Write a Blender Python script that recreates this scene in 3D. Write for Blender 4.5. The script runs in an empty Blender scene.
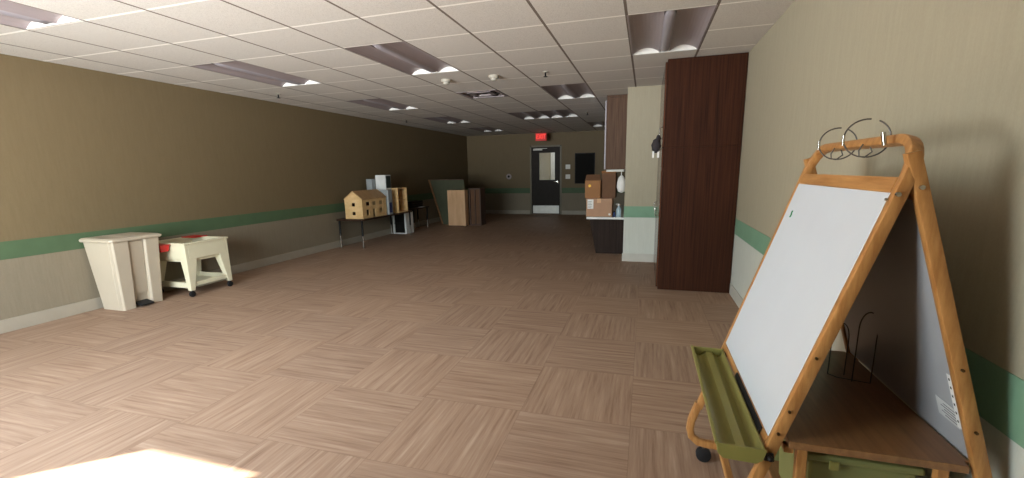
import bpy, bmesh, math, random
from mathutils import Vector, Matrix
random.seed(4)
PI = math.pi
COL = bpy.context.scene.collection
SC = bpy.context.scene

# ------------------------------------------------------------ helpers
def lin(c):
    return tuple((x/12.92 if x <= .04045 else ((x+.055)/1.055)**2.4) for x in c)

def col(r, g, b):
    return (*lin((r/255, g/255, b/255)), 1)

class MB:
    def __init__(s):
        s.bm = bmesh.new()
    def box(s, x0, x1, y0, y1, z0, z1, bev=0, seg=2, taper=None):
        b = bmesh.new()
        bmesh.ops.create_cube(b, size=1)
        cx, cy = (x0+x1)/2, (y0+y1)/2
        for v in b.verts:
            up = v.co.z > 0
            fx = fy = 1
            if taper and not up:
                fx, fy = taper
            v.co = Vector((cx+v.co.x*(x1-x0)*fx, cy+v.co.y*(y1-y0)*fy, z1 if up else z0))
        if bev:
            bmesh.ops.bevel(b, geom=b.edges[:], offset=bev, segments=seg, profile=.5, affect='EDGES')
        s.merge(b)
        return s
    def merge(s, b, mat=None):
        if mat is not None:
            bmesh.ops.transform(b, matrix=mat, verts=b.verts[:])
        m = bpy.data.meshes.new('tmp')
        b.to_mesh(m); b.free()
        s.bm.from_mesh(m)
        bpy.data.meshes.remove(m)
    def cyl(s, p0, p1, r0, r1=None, n=20, bev=0):
        p0, p1 = Vector(p0), Vector(p1)
        r1 = r0 if r1 is None else r1
        b = bmesh.new()
        bmesh.ops.create_cone(b, cap_ends=True, segments=n, radius1=r0, radius2=r1, depth=(p1-p0).length)
        if bev:
            ed = [e for e in b.edges if abs(e.verts[0].co.z-e.verts[1].co.z) < 1e-6]
            bmesh.ops.bevel(b, geom=ed, offset=bev, segments=2, profile=.5, affect='EDGES')
        q = (p1-p0).to_track_quat('Z', 'Y').to_matrix().to_4x4()
        s.merge(b, Matrix.Translation((p0+p1)/2) @ q)
        return s
    def sphere(s, c, r, sc=(1, 1, 1), n=16):
        b = bmesh.new()
        bmesh.ops.create_uvsphere(b, u_segments=n, v_segments=n//2+2, radius=r)
        s.merge(b, Matrix.Translation(c) @ Matrix.Diagonal((*sc, 1)))
        return s
    def lathe(s, prof, c, n=24):
        rings = []
        for r, z in prof:
            rings.append([s.bm.verts.new((c[0]+r*math.cos(2*PI*i/n), c[1]+r*math.sin(2*PI*i/n), c[2]+z)) for i in range(n)])
        for a, b in zip(rings, rings[1:]):
            for i in range(n):
                s.bm.faces.new((a[i], a[(i+1) % n], b[(i+1) % n], b[i]))
        s.bm.faces.new(rings[0][::-1]); s.bm.faces.new(rings[-1])
        return s
    def tube(s, pts, r, n=8, closed=False):
        pts = [Vector(p) for p in pts]
        prev = None
        rings = []
        for i, p in enumerate(pts):
            a = pts[i-1] if i else (pts[-1] if closed else p)
            b = pts[(i+1) % len(pts)] if (i < len(pts)-1 or closed) else p
            t = (b-a).normalized()
            if prev is None:
                u = t.cross(Vector((0, 0, 1)) if abs(t.z) < .9 else Vector((1, 0, 0))).normalized()
            else:
                u = (prev-t*prev.dot(t)).normalized()
            prev = u
            w = t.cross(u)
            rings.append([s.bm.verts.new(p+u*r*math.cos(2*PI*k/n)+w*r*math.sin(2*PI*k/n)) for k in range(n)])
        m = len(rings)
        for i in range(m if closed else m-1):
            a, b = rings[i], rings[(i+1) % m]
            for k in range(n):
                s.bm.faces.new((a[k], a[(k+1) % n], b[(k+1) % n], b[k]))
        if not closed:
            s.bm.faces.new(rings[0][::-1]); s.bm.faces.new(rings[-1])
        return s
    def strip(s, pts, nrm, w, h, bev=.006):
        """rectangular bar with softened edges swept along pts; nrm = plane normal; w in plane, h along nrm"""
        pts = [Vector(p) for p in pts]; N = Vector(nrm).normalized()
        rings = []
        prof = []
        for sx, sy in ((1, 1), (-1, 1), (-1, -1), (1, -1)):
            cx, cy = sx*(w/2-bev), sy*(h/2-bev)
            a0 = {(1, 1): 0, (-1, 1): 90, (-1, -1): 180, (1, -1): 270}[(sx, sy)]
            for k in (0, 45, 90):
                a = math.radians(a0+k)
                prof.append((cx+bev*math.cos(a), cy+bev*math.sin(a)))
        for i, p in enumerate(pts):
            t = (pts[min(i+1, len(pts)-1)]-pts[max(i-1, 0)]).normalized()
            B = t.cross(N).normalized()
            rings.append([s.bm.verts.new(p+B*a+N*b) for a, b in prof])
        for a, b in zip(rings, rings[1:]):
            n = len(a)
            for k in range(n):
                s.bm.faces.new((a[k], a[(k+1) % n], b[(k+1) % n], b[k]))
        s.bm.faces.new(rings[0][::-1]); s.bm.faces.new(rings[-1])
        return s
    def prism(s, poly, axis, a0, a1, bev=0):
        """extrude 2-D polygon along axis; poly coords are the other two axes in order"""
        def P(u, v, w):
            return {'x': (w, u, v), 'y': (u, w, v), 'z': (u, v, w)}[axis]
        b = bmesh.new()
        A = [b.verts.new(P(u, v, a0)) for u, v in poly]
        B = [b.verts.new(P(u, v, a1)) for u, v in poly]
        n = len(poly)
        b.faces.new(A[::-1]); b.faces.new(B)
        for i in range(n):
            b.faces.new((A[i], A[(i+1) % n], B[(i+1) % n], B[i]))
        bmesh.ops.recalc_face_normals(b, faces=b.faces[:])
        if bev:
            bmesh.ops.bevel(b, geom=b.edges[:], offset=bev, segments=2, profile=.5, affect='EDGES')
        s.merge(b)
        return s
    def hull(s, bot, top, bev=0):
        """solid between two quads (lists of 4 points)"""
        b = bmesh.new()
        A = [b.verts.new(p) for p in bot]; B = [b.verts.new(p) for p in top]
        b.faces.new(A[::-1]); b.faces.new(B)
        for i in range(4):
            b.faces.new((A[i], A[(i+1) % 4], B[(i+1) % 4], B[i]))
        bmesh.ops.recalc_face_normals(b, faces=b.faces[:])
        if bev:
            bmesh.ops.bevel(b, geom=b.edges[:], offset=bev, segments=2, profile=.5, affect='EDGES')
        s.merge(b)
        return s
    def quad(s, pts):
        s.bm.faces.new([s.bm.verts.new(p) for p in pts])
        return s
    def xf(s, M):
        bmesh.ops.transform(s.bm, matrix=M, verts=s.bm.verts[:])
        return s
    def build(s, name, mat, parent=None, smooth=False, recalc=True, solid=0):
        if recalc:
            bmesh.ops.recalc_face_normals(s.bm, faces=s.bm.faces[:])
        me = bpy.data.meshes.new(name)
        s.bm.to_mesh(me); s.bm.free()
        me.materials.append(mat)
        if smooth:
            for p in me.polygons:
                p.use_smooth = True
            me.set_sharp_from_angle(angle=math.radians(40))
        o = bpy.data.objects.new(name, me)
        COL.objects.link(o)
        if parent:
            o.parent = parent
            o.matrix_parent_inverse = Matrix.Translation(-parent.location)
        if solid:
            md = o.modifiers.new('Solidify', 'SOLIDIFY'); md.thickness = solid; md.offset = 0
        return o

def tag(o, label=None, cat=None, group=None, kind=None):
    if label: o['label'] = label
    if cat: o['category'] = cat
    if group: o['group'] = group
    if kind: o['kind'] = kind
    return o

def thing(name, loc, label, cat, group=None):
    o = bpy.data.objects.new(name, None)
    o.empty_display_size = .1
    COL.objects.link(o); o.location = loc
    return tag(o, label, cat, group)

def copy_tree(o, loc, label=None):
    c = o.copy(); COL.objects.link(c); c.location = loc
    if label: c['label'] = label
    for ch in o.children:
        d = ch.copy(); COL.objects.link(d); d.parent = c
        for g in ch.children:
            e = g.copy(); COL.objects.link(e); e.parent = d
    return c

# ------------------------------------------------------------ materials
def newmat(name):
    m = bpy.data.materials.new(name); m.use_nodes = True
    nt = m.node_tree
    return m, nt, nt.nodes['Principled BSDF']

def nd(nt, t, **k):
    n = nt.nodes.new(t)
    for a, v in k.items():
        if a.startswith('i_'):
            n.inputs[a[2:].replace('_', ' ')].default_value = v
        else:
            setattr(n, a, v)
    return n

def math_n(nt, op, a, b=None, c=None):
    n = nt.nodes.new('ShaderNodeMath'); n.operation = op
    for i, v in enumerate((a, b, c)):
        if v is None: continue
        if isinstance(v, (int, float)): n.inputs[i].default_value = v
        else: nt.links.new(v, n.inputs[i])
    return n.outputs[0]

def mixc(nt, f, a, b, mode='MIX'):
    n = nt.nodes.new('ShaderNodeMix'); n.data_type = 'RGBA'; n.blend_type = mode
    for s, v in ((n.inputs[0], f), (n.inputs[6], a), (n.inputs[7], b)):
        if isinstance(v, (int, float, tuple)): s.default_value = v
        else: nt.links.new(v, s)
    return n.outputs[2]

def coords(nt, scale=(1, 1, 1), loc=(0, 0, 0), kind='Object'):
    tc = nt.nodes.new('ShaderNodeTexCoord'); mp = nt.nodes.new('ShaderNodeMapping')
    nt.links.new(tc.outputs[kind], mp.inputs[0])
    mp.inputs['Scale'].default_value = scale; mp.inputs['Location'].default_value = loc
    return mp.outputs[0]

def noise(nt, vec, scale=1, detail=3, rough=.5):
    n = nt.nodes.new('ShaderNodeTexNoise'); nt.links.new(vec, n.inputs['Vector'])
    n.inputs['Scale'].default_value = scale; n.inputs['Detail'].default_value = detail
    n.inputs['Roughness'].default_value = rough
    return n.outputs['Fac']

def ramp(nt, f, stops):
    n = nt.nodes.new('ShaderNodeValToRGB'); nt.links.new(f, n.inputs[0])
    e = n.color_ramp.elements
    e[0].position, e[0].color = stops[0]; e[1].position, e[1].color = stops[-1]
    for p, c in stops[1:-1]:
        x = e.new(p); x.color = c
    return n.outputs[0]

def bump(nt, h, bsdf, strength=.2, dist=.01):
    n = nt.nodes.new('ShaderNodeBump'); n.inputs['Strength'].default_value = strength
    n.inputs['Distance'].default_value = dist
    nt.links.new(h, n.inputs['Height']); nt.links.new(n.outputs[0], bsdf.inputs['Normal'])

def plain(name, c, rough=.5, metal=0, var=.08, scale=8, spec=.5, bmp=0):
    m, nt, b = newmat(name)
    v = coords(nt)
    f = noise(nt, v, scale, 4)
    d = tuple(x*(1-var) for x in c[:3])+(1,); l = tuple(min(1, x*(1+var)) for x in c[:3])+(1,)
    nt.links.new(ramp(nt, f, [(.3, d), (.7, l)]), b.inputs['Base Color'])
    b.inputs['Roughness'].default_value = rough; b.inputs['Metallic'].default_value = metal
    b.inputs['Specular IOR Level'].default_value = spec
    if bmp: bump(nt, noise(nt, v, 60, 3), b, bmp, .002)
    return m

def wood(name, dark, light, scale=(30, 30, 1.5), rough=.4, spec=.5, bmp=.05, detail=6):
    m, nt, b = newmat(name)
    v = coords(nt, scale)
    f = noise(nt, v, 1, detail, .6)
    nt.links.new(ramp(nt, f, [(.3, dark), (.5, tuple((a+c)/2 for a, c in zip(dark, light))), (.7, light)]), b.inputs['Base Color'])
    b.inputs['Roughness'].default_value = rough
    b.inputs['Specular IOR Level'].default_value = spec
    bump(nt, f, b, bmp, .002)
    return m

M = {}
# walls: tan vinyl above, pale grey vinyl below the stripe
def wallmat(name, U0, U1, D0, D1):
    m, nt, b = newmat(name)
    tc = nt.nodes.new('ShaderNodeTexCoord'); sp = nt.nodes.new('ShaderNodeSeparateXYZ')
    nt.links.new(tc.outputs['Object'], sp.inputs[0])
    low = math_n(nt, 'LESS_THAN', sp.outputs[2], .73)
    v = coords(nt, (14, 14, 1.2)); f = noise(nt, v, 4, 4, .6)
    v2 = coords(nt, (90, 90, 60)); g = noise(nt, v2, 2, 2)
    fac = math_n(nt, 'ADD', math_n(nt, 'MULTIPLY', f, .6), math_n(nt, 'MULTIPLY', g, .4))
    up = ramp(nt, fac, [(.25, col(*U0)), (.75, col(*U1))])
    dn = ramp(nt, fac, [(.25, col(*D0)), (.75, col(*D1))])
    nt.links.new(mixc(nt, low, up, dn), b.inputs['Base Color'])
    b.inputs['Roughness'].default_value = .62
    b.inputs['Specular IOR Level'].default_value = .3
    bump(nt, fac, b, .12, .003)
    return m
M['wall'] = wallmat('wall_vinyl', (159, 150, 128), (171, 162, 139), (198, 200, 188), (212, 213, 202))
M['wall_shaded'] = wallmat('shaded_wall_vinyl', (107, 92, 66), (117, 101, 75), (126, 115, 96), (138, 126, 107))  # wall colours darkened: shade of the left and back walls is painted in
M['stripe_shaded'] = plain('shaded_green_stripe', col(80, 100, 72), .6, var=.05, spec=.3)  # green stripe darkened to carry the shade of those walls in its colour
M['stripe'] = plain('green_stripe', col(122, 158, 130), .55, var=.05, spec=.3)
M['base'] = plain('baseboard_vinyl', col(196, 192, 180), .5, var=.04)

def floormat():
    m, nt, b = newmat('basketweave_vinyl')
    tc = nt.nodes.new('ShaderNodeTexCoord'); sp = nt.nodes.new('ShaderNodeSeparateXYZ')
    nt.links.new(tc.outputs['Object'], sp.inputs[0])
    T = .605
    ux = math_n(nt, 'DIVIDE', math_n(nt, 'ADD', sp.outputs[0], .635+T*20), T)
    uy = math_n(nt, 'DIVIDE', math_n(nt, 'ADD', sp.outputs[1], -2.2+T*20), T)
    fx = math_n(nt, 'FLOOR', ux); fy = math_n(nt, 'FLOOR', uy)
    par = math_n(nt, 'MODULO', math_n(nt, 'ADD', fx, fy), 2)     # 0: streaks along y, 1: along x
    cell = nt.nodes.new('ShaderNodeCombineXYZ'); nt.links.new(fx, cell.inputs[0]); nt.links.new(fy, cell.inputs[1])
    wn = nt.nodes.new('ShaderNodeTexWhiteNoise'); wn.noise_dimensions = '3D'; nt.links.new(cell.outputs[0], wn.inputs['Vector'])
    off = math_n(nt, 'MULTIPLY', wn.outputs['Value'], 37)
    def streak(sx, sy):
        c = nt.nodes.new('ShaderNodeCombineXYZ')
        nt.links.new(math_n(nt, 'MULTIPLY', sp.outputs[0], sx), c.inputs[0])
        nt.links.new(math_n(nt, 'MULTIPLY', sp.outputs[1], sy), c.inputs[1])
        nt.links.new(off, c.inputs[2])
        a = noise(nt, c.outputs[0], 1, 5, .65)
        return a
    sy_ = streak(42, 1.9); sx_ = streak(1.9, 42)
    mx = nt.nodes.new('ShaderNodeMix'); mx.data_type = 'FLOAT'
    nt.links.new(par, mx.inputs[0]); nt.links.new(sy_, mx.inputs[2]); nt.links.new(sx_, mx.inputs[3])
    f = mx.outputs[0]
    c = ramp(nt, f, [(.27, col(134, 105, 86)), (.45, col(156, 128, 107)), (.58, col(166, 138, 116)), (.76, col(186, 160, 138))])
    tint = ramp(nt, wn.outputs['Value'], [(0, (.93, .93, .94, 1)), (1, (1.0, .99, .98, 1))])
    c = mixc(nt, 1.0, c, tint, 'MULTIPLY')
    # joints
    def joint(u):
        fr = math_n(nt, 'FRACT', u)
        return math_n(nt, 'LESS_THAN', math_n(nt, 'MINIMUM', fr, math_n(nt, 'SUBTRACT', 1, fr)), .0035)
    j = math_n(nt, 'MAXIMUM', joint(ux), joint(uy))
    c = mixc(nt, math_n(nt, 'MULTIPLY', j, .22), c, col(80, 58, 44))
    nt.links.new(c, b.inputs['Base Color'])
    b.inputs['Roughness'].default_value = .55
    b.inputs['Specular IOR Level'].default_value = .12
    bump(nt, f, b, .1, .002)
    return m
M['floor'] = floormat()

GX, GY, TL = -.18, 3.58, .61
def ceilmat():
    m, nt, b = newmat('acoustic_tile')
    tc = nt.nodes.new('ShaderNodeTexCoord'); sp = nt.nodes.new('ShaderNodeSeparateXYZ')
    nt.links.new(tc.outputs['Object'], sp.inputs[0])
    def grid(o, g, w):
        u = math_n(nt, 'FRACT', math_n(nt, 'DIVIDE', math_n(nt, 'ADD', o, -g+TL*40), TL))
        return math_n(nt, 'LESS_THAN', math_n(nt, 'MINIMUM', u, math_n(nt, 'SUBTRACT', 1, u)), w)
    lx = grid(sp.outputs[0], GX, .017); ly = grid(sp.outputs[1], GY, .02)
    v = coords(nt, (1, 1, 1)); s = noise(nt, v, 160, 3, .7)
    c = ramp(nt, s, [(.36, col(196, 190, 182)), (.52, col(217, 212, 204))])
    c = mixc(nt, ly, c, col(250, 246, 238))
    c = mixc(nt, lx, c, col(120, 108, 98))  # long grid lines: shadow of the reveal painted as a dark colour
    nt.links.new(c, b.inputs['Base Color'])
    b.inputs['Roughness'].default_value = .9
    b.inputs['Specular IOR Level'].default_value = .1
    bump(nt, s, b, .15, .003)
    return m
M['ceil'] = ceilmat()

M['bamboo'] = wood('bamboo_varnished', col(150, 100, 52), col(188, 138, 82), (60, 60, 6), .4, .4)
M['bamboo_y'] = wood('bamboo_along_bar', col(150, 100, 52), col(188, 138, 82), (60, 5, 60), .4, .4)
M['shelfwood'] = wood('bamboo_shelf', col(118, 82, 50), col(150, 108, 70), (40, 3, 40), .35)
M['laminate'] = wood('walnut_laminate', col(38, 18, 8), col(68, 36, 20), (55, 55, 1.3), .6, .12)
M['laminate_door'] = wood('walnut_gloss_door', col(58, 34, 24), col(92, 56, 40), (55, 55, 1.3), .18, .6)
M['laminate2'] = wood('kitchen_laminate', col(76, 56, 44), col(106, 82, 66), (50, 50, 1.5), .6, .15)
M['darklam'] = wood('dark_base_laminate', col(38, 28, 24), col(54, 42, 36), (40, 40, 1.5), .6, .1)
M['white'] = plain('whiteboard_enamel', col(204, 208, 213), .22, var=.01)
M['greyboard'] = plain('rear_board_enamel', col(166, 167, 170), .35, var=.02)
M['olive'] = plain('olive_plastic', col(130, 124, 66), .38, var=.04)
M['olive2'] = plain('olive_tub_plastic', col(120, 122, 74), .42, var=.04)
M['black'] = plain('black_rubber', col(22, 22, 24), .6)
M['blackmetal'] = plain('black_metal', col(20, 19, 19), .5, spec=.2)
M['chrome'] = plain('chrome', col(190, 188, 182), .22, 1, var=.02)
M['steel'] = plain('dark_wire', col(84, 80, 76), .35, .5, var=.05)
M['bolt'] = plain('bronze_bolt', col(92, 66, 40), .4, .8)
M['binplastic'] = plain('beige_bin_plastic', col(184, 170, 150), .42, var=.02)
M['cart'] = plain('cream_plastic', col(214, 205, 176), .42, var=.02)
M['red'] = plain('red_plastic', col(190, 24, 22), .4)
M['card'] = plain('cardboard', col(180, 140, 112), .8, var=.06)
M['card2'] = plain('dark_cardboard', col(104, 72, 48), .8, var=.1)
M['card3'] = plain('golden_cardboard', col(150, 104, 64), .8, var=.06)
M['paper'] = plain('white_paper', col(232, 230, 226), .7, var=.02)
M['yellow'] = plain('yellow_sticker', col(240, 190, 60), .6)
M['counter'] = plain('white_counter', col(226, 226, 222), .35)
M['birch'] = wood('birch_plywood', col(206, 164, 108), col(232, 196, 142), (6, 6, 14), .6)
M['hole'] = plain('dark_interior', col(40, 26, 18), .8)
M['roofwood'] = wood('house_roof_wood', col(168, 128, 82), col(196, 154, 106), (6, 20, 6), .6)
M['paleblue'] = plain('pale_grey_plastic', col(150, 154, 154), .5)
M['blue'] = plain('blue_panel', col(34, 48, 96), .5)
M['darkgreen'] = plain('dark_teal_panel', col(40, 54, 52), .4)
M['tabletop'] = wood('dark_table_top', col(52, 34, 26), col(66, 46, 34), (20, 2, 20), .5, .2)
M['panelgreen'] = plain('dull_green_felt', col(74, 76, 56), .8)
M['tanpanel'] = wood('tan_panel', col(206, 160, 118), col(226, 184, 142), (14, 14, 2), .6)
M['browndark'] = wood('brown_panel', col(70, 48, 36), col(92, 64, 48), (20, 20, 2), .6)
M['doorblack'] = plain('black_door_paint', col(46, 40, 36), .5, spec=.12)
M['frametan'] = plain('door_frame_paint', col(112, 104, 84), .5)
M['plate'] = plain('switch_plate', col(216, 214, 204), .4)
M['boardblack'] = plain('black_notice_board', col(24, 22, 20), .7, spec=.1)
M['metalplate'] = plain('kick_plate_steel', col(190, 188, 182), .45, .6)
M['lensmauve'] = plain('troffer_reflector', col(154, 142, 142), .5, var=.03, scale=3)
M['lensbasket'] = plain('troffer_lamp_basket', col(166, 160, 166), .4, var=.03)
M['trofferend'] = plain('troffer_end_cap', col(238, 236, 230), .5, var=.01)
M['detector'] = plain('detector_plastic', col(176, 170, 156), .5)
M['cloth'] = plain('grey_black_fabric', col(50, 45, 48), .9, var=.15, bmp=.4)
M['labelgrey'] = plain('printed_label', col(206, 206, 204), .5)
M['print'] = plain('print_ink', col(96, 96, 100), .6)
M['green_ink'] = plain('green_marker', col(36, 120, 70), .5)
M['clear'] = plain('bottle_plastic', col(176, 196, 206), .2)

def glassmat():
    m, nt, b = newmat('clear_pane')
    out = nt.nodes['Material Output']
    tr = nt.nodes.new('ShaderNodeBsdfTransparent'); gl = nt.nodes.new('ShaderNodeBsdfGlossy')
    gl.inputs['Roughness'].default_value = .02
    mx = nt.nodes.new('ShaderNodeMixShader'); mx.inputs[0].default_value = .06
    tr.inputs[0].default_value = (.95, .97, .96, 1)
    nt.links.new(tr.outputs[0], mx.inputs[1]); nt.links.new(gl.outputs[0], mx.inputs[2])
    nt.links.new(mx.outputs[0], out.inputs[0])
    return m
M['glass'] = glassmat()

def emitmat(name, c, s):
    m, nt, b = newmat(name)
    b.inputs['Base Color'].default_value = c
    b.inputs['Emission Color'].default_value = c
    b.inputs['Emission Strength'].default_value = s
    return m
M['exit_red'] = emitmat('exit_letters_red', col(255, 60, 48), 1.1)
M['exit_face'] = emitmat('exit_face_red', col(190, 40, 34), .25)

# ------------------------------------------------------------ room shell
XL, XR, XP, YF, YB, H = -5.475, .92, -.285, -.25, 13.35, 2.44
YP = 6.58
def struct(o):
    o['kind'] = 'structure'; return o

struct(MB().box(XL-.3, XR+.2, YF-.3, YB+.2, -.15, 0).build('floor', M['floor']))

fixtures = [(-4.45, 1.14), (-4.45, 3.58), (-4.45, 6.02), (-4.45, 8.46), (-4.45, 10.9),
            (-2.62, 3.58), (-2.62, 8.46), (-2.01, 8.46), (-1.40, 6.02), (-1.40, 10.9), (-.18, 3.58), (-2.62, 1.14-1.22)]
fixtures = [f for f in fixtures if f[1] > 0.5]
vents = [(-2.62, 6.02)]
holes = set()
for x, y in fixtures:
    i = round((x-GX)/TL); j = round((y-GY)/TL)
    holes.add((i, j)); holes.add((i, j+1))
holes.add((round((vents[0][0]-GX)/TL), round((vents[0][1]-GY)/TL)))
cm = MB()
for i in range(-10, 3):
    for j in range(-8, 18):
        x0 = max(GX+i*TL, XL-.05); x1 = min(GX+(i+1)*TL, XR+.05)
        y0 = max(GY+j*TL, YF-.05); y1 = min(GY+(j+1)*TL, YB+.05)
        if x1 <= x0 or y1 <= y0: continue
        if (i, j) in holes: continue
        cm.quad([(x0, y0, H), (x0, y1, H), (x1, y1, H), (x1, y0, H)])
cm.box(XL-.3, XR+.2, YF-.3, YB+.2, H+.131, H+.3)
struct(cm.build('ceiling', M['ceil'], recalc=False))

struct(MB().box(XL-.2, XL, YF-.3, YB+.2, 0, H+.2).build('wall_left', M['wall_shaded']))
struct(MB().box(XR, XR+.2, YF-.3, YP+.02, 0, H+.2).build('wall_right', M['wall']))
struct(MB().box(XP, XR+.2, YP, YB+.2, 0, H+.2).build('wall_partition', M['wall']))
# back wall with door opening
DX0, DX1, DZ = -3.40, -2.50, 2.03
DX0, DX1 = -3.37, -2.49
bw = MB()
bw.box(XL-.2, DX0-.05, YB, YB+.15, 0, H+.2).box(DX1+.05, XP, YB, YB+.15, 0, H+.2).box(DX0-.05, DX1+.05, YB, YB+.15, DZ+.05, H+.2)
struct(bw.build('wall_back', M['wall_shaded']))
# front wall (behind the camera) with a wide window band
WX0, WX1, WZ0, WZ1 = -4.55, -1.9, .5, 2.2
fw = MB()
fw.box(XL-.2, XR+.2, YF-.2, YF, 0, WZ0).box(XL-.2, XR+.2, YF-.2, YF, WZ1, H+.2)
fw.box(XL-.2, WX0, YF-.2, YF, WZ0, WZ1).box(WX1, XR+.2, YF-.2, YF, WZ0, WZ1)
struct(fw.build('wall_front', M['wall']))
w = MB()
w.box(WX0, WX1, YF-.14, YF-.06, WZ0, WZ0+.04).box(WX0, WX1, YF-.14, YF-.06, WZ1-.04, WZ1)
for k in range(4):
    x = WX0+(WX1-WX0)*k/3
    w.box(max(WX0, x-.02), min(WX1, x+.02), YF-.14, YF-.06, WZ0, WZ1)
wf = struct(w.build('window_1', M['plate']))
MB().box(WX0+.01, WX1-.01, YF-.103, YF-.097, WZ0+.02, WZ1-.02).build('window_pane', M['glass'], wf)

# trims
e = .004
struct(MB().box(XL+.0005, XL+e, YF, YB, .65, .81).build('trim_1', M['stripe_shaded']))
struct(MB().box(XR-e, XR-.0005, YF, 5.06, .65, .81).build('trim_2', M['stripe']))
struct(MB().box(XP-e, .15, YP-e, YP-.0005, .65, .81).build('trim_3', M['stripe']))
struct(MB().box(XL+e, DX0-.06, YB-e, YB-.0005, .65, .81).build('trim_4', M['stripe_shaded']))
struct(MB().box(DX1+.06, XP-e, YB-e, YB-.0005, .65, .81).build('trim_5', M['stripe_shaded']))
struct(MB().box(XP-e, XP-.0005, YP+.0005, 7.10, .65, .81).build('trim_6', M['stripe']))
M['base_shaded'] = plain('shaded_baseboard_vinyl', col(158, 148, 132), .5, var=.04)  # baseboard copy with left and back wall shade put into the colour
def bb(name, x0, x1, y0, y1):
    m = MB(); m.box(x0, x1, y0, y1, .0005, .12, .003)
    struct(m.build(name, M['base_shaded' if 'left' in name or 'back' in name else 'base']))
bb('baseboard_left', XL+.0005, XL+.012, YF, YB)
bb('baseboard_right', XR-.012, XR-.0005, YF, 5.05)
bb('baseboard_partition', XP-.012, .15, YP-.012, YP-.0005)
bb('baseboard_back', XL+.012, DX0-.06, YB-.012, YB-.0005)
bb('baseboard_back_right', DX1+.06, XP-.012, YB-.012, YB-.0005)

# ------------------------------------------------------------ back door
fr = MB()
fr.box(DX0-.05, DX0, YB-.02, YB+.15, 0, DZ+.05, .004).box(DX1, DX1+.05, YB-.02, YB+.15, 0, DZ+.05, .004).box(DX0-.05, DX1+.05, YB-.02, YB+.15, DZ, DZ+.05, .004)
df = struct(fr.build('door_1', M['frametan']))
wx0, wx1, wz0, wz1 = DX0+.23, DX1-.16, 1.05, 1.86
dl = MB()
y0, y1 = YB+.01, YB+.055
dl.box(DX0+.003, wx0, y0, y1, .01, DZ-.003).box(wx1, DX1-.003, y0, y1, .01, DZ-.003)
dl.box(wx0, wx1, y0, y1, .01, wz0).box(wx0, wx1, y0, y1, wz1, DZ-.003)
leaf = dl.build('door_leaf', M['doorblack'], df)
MB().box(wx0, wx1, y0+.018, y0+.024, wz0, wz1).build('door_glass', M['glass'], df)
b_ = MB(); t = .02
b_.box(wx0-t, wx0, y0-.006, y0, wz0-t, wz1+t).box(wx1, wx1+t, y0-.006, y0, wz0-t, wz1+t)
b_.box(wx0, wx1, y0-.006, y0, wz0-t, wz0).box(wx0, wx1, y0-.006, y0, wz1, wz1+t)
b_.build('glazing_bead', M['blackmetal'], df)
MB().box(DX0+.03, DX1-.03, y0-.004, y0-.0005, .03, .27).build('kick_plate', M['metalplate'], df)
m = MB(); m.cyl((DX1-.07, y0, 1.0), (DX1-.07, y0-.05, 1.0), .028); m.box(DX1-.19, DX1-.055, y0-.062, y0-.04, .985, 1.015, .006)
m.build('door_handle', M['chrome'], df, smooth=True)
m = MB(); m.box(DX0+.06, DX0+.34, y0-.06, y0, 1.93, 1.985, .006); m.box(DX0+.1, DX0+.5, y0-.075, y0-.06, 1.975, 1.99, .003)
m.build('door_closer', M['plate'], df)
# the room beyond the door, seen through its pane
cr = MB()
cx0, cx1, cy0, cy1 = -4.1, -1.8, YB+.16, YB+2.2
cr.box(cx0-.1, cx0, cy0, cy1, 0, H).box(cx1, cx1+.1, cy0, cy1, 0, H).box(cx0-.1, cx1+.1, cy1, cy1+.1, 0, H)
cr.box(cx0-.1, cx1+.1, cy0, cy1, H, H+.1).box(cx0-.1, cx1+.1, cy0, cy1+.1, -.1, 0)
struct(cr.build('wall_corridor', M['wall']))
m = MB()
for k in range(7):
    m.cyl((-3.20+.035*k, cy1-.06, .5), (-3.20+.035*k, cy1-.06, 2.2), .022, n=12)
m.box(-3.24, -2.95, cy1-.075, cy1-.045, 2.2, 2.24)
tag(m.build('curtain', M['paper'], smooth=True), 'white curtain seen through the back door pane', 'curtain')

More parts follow.
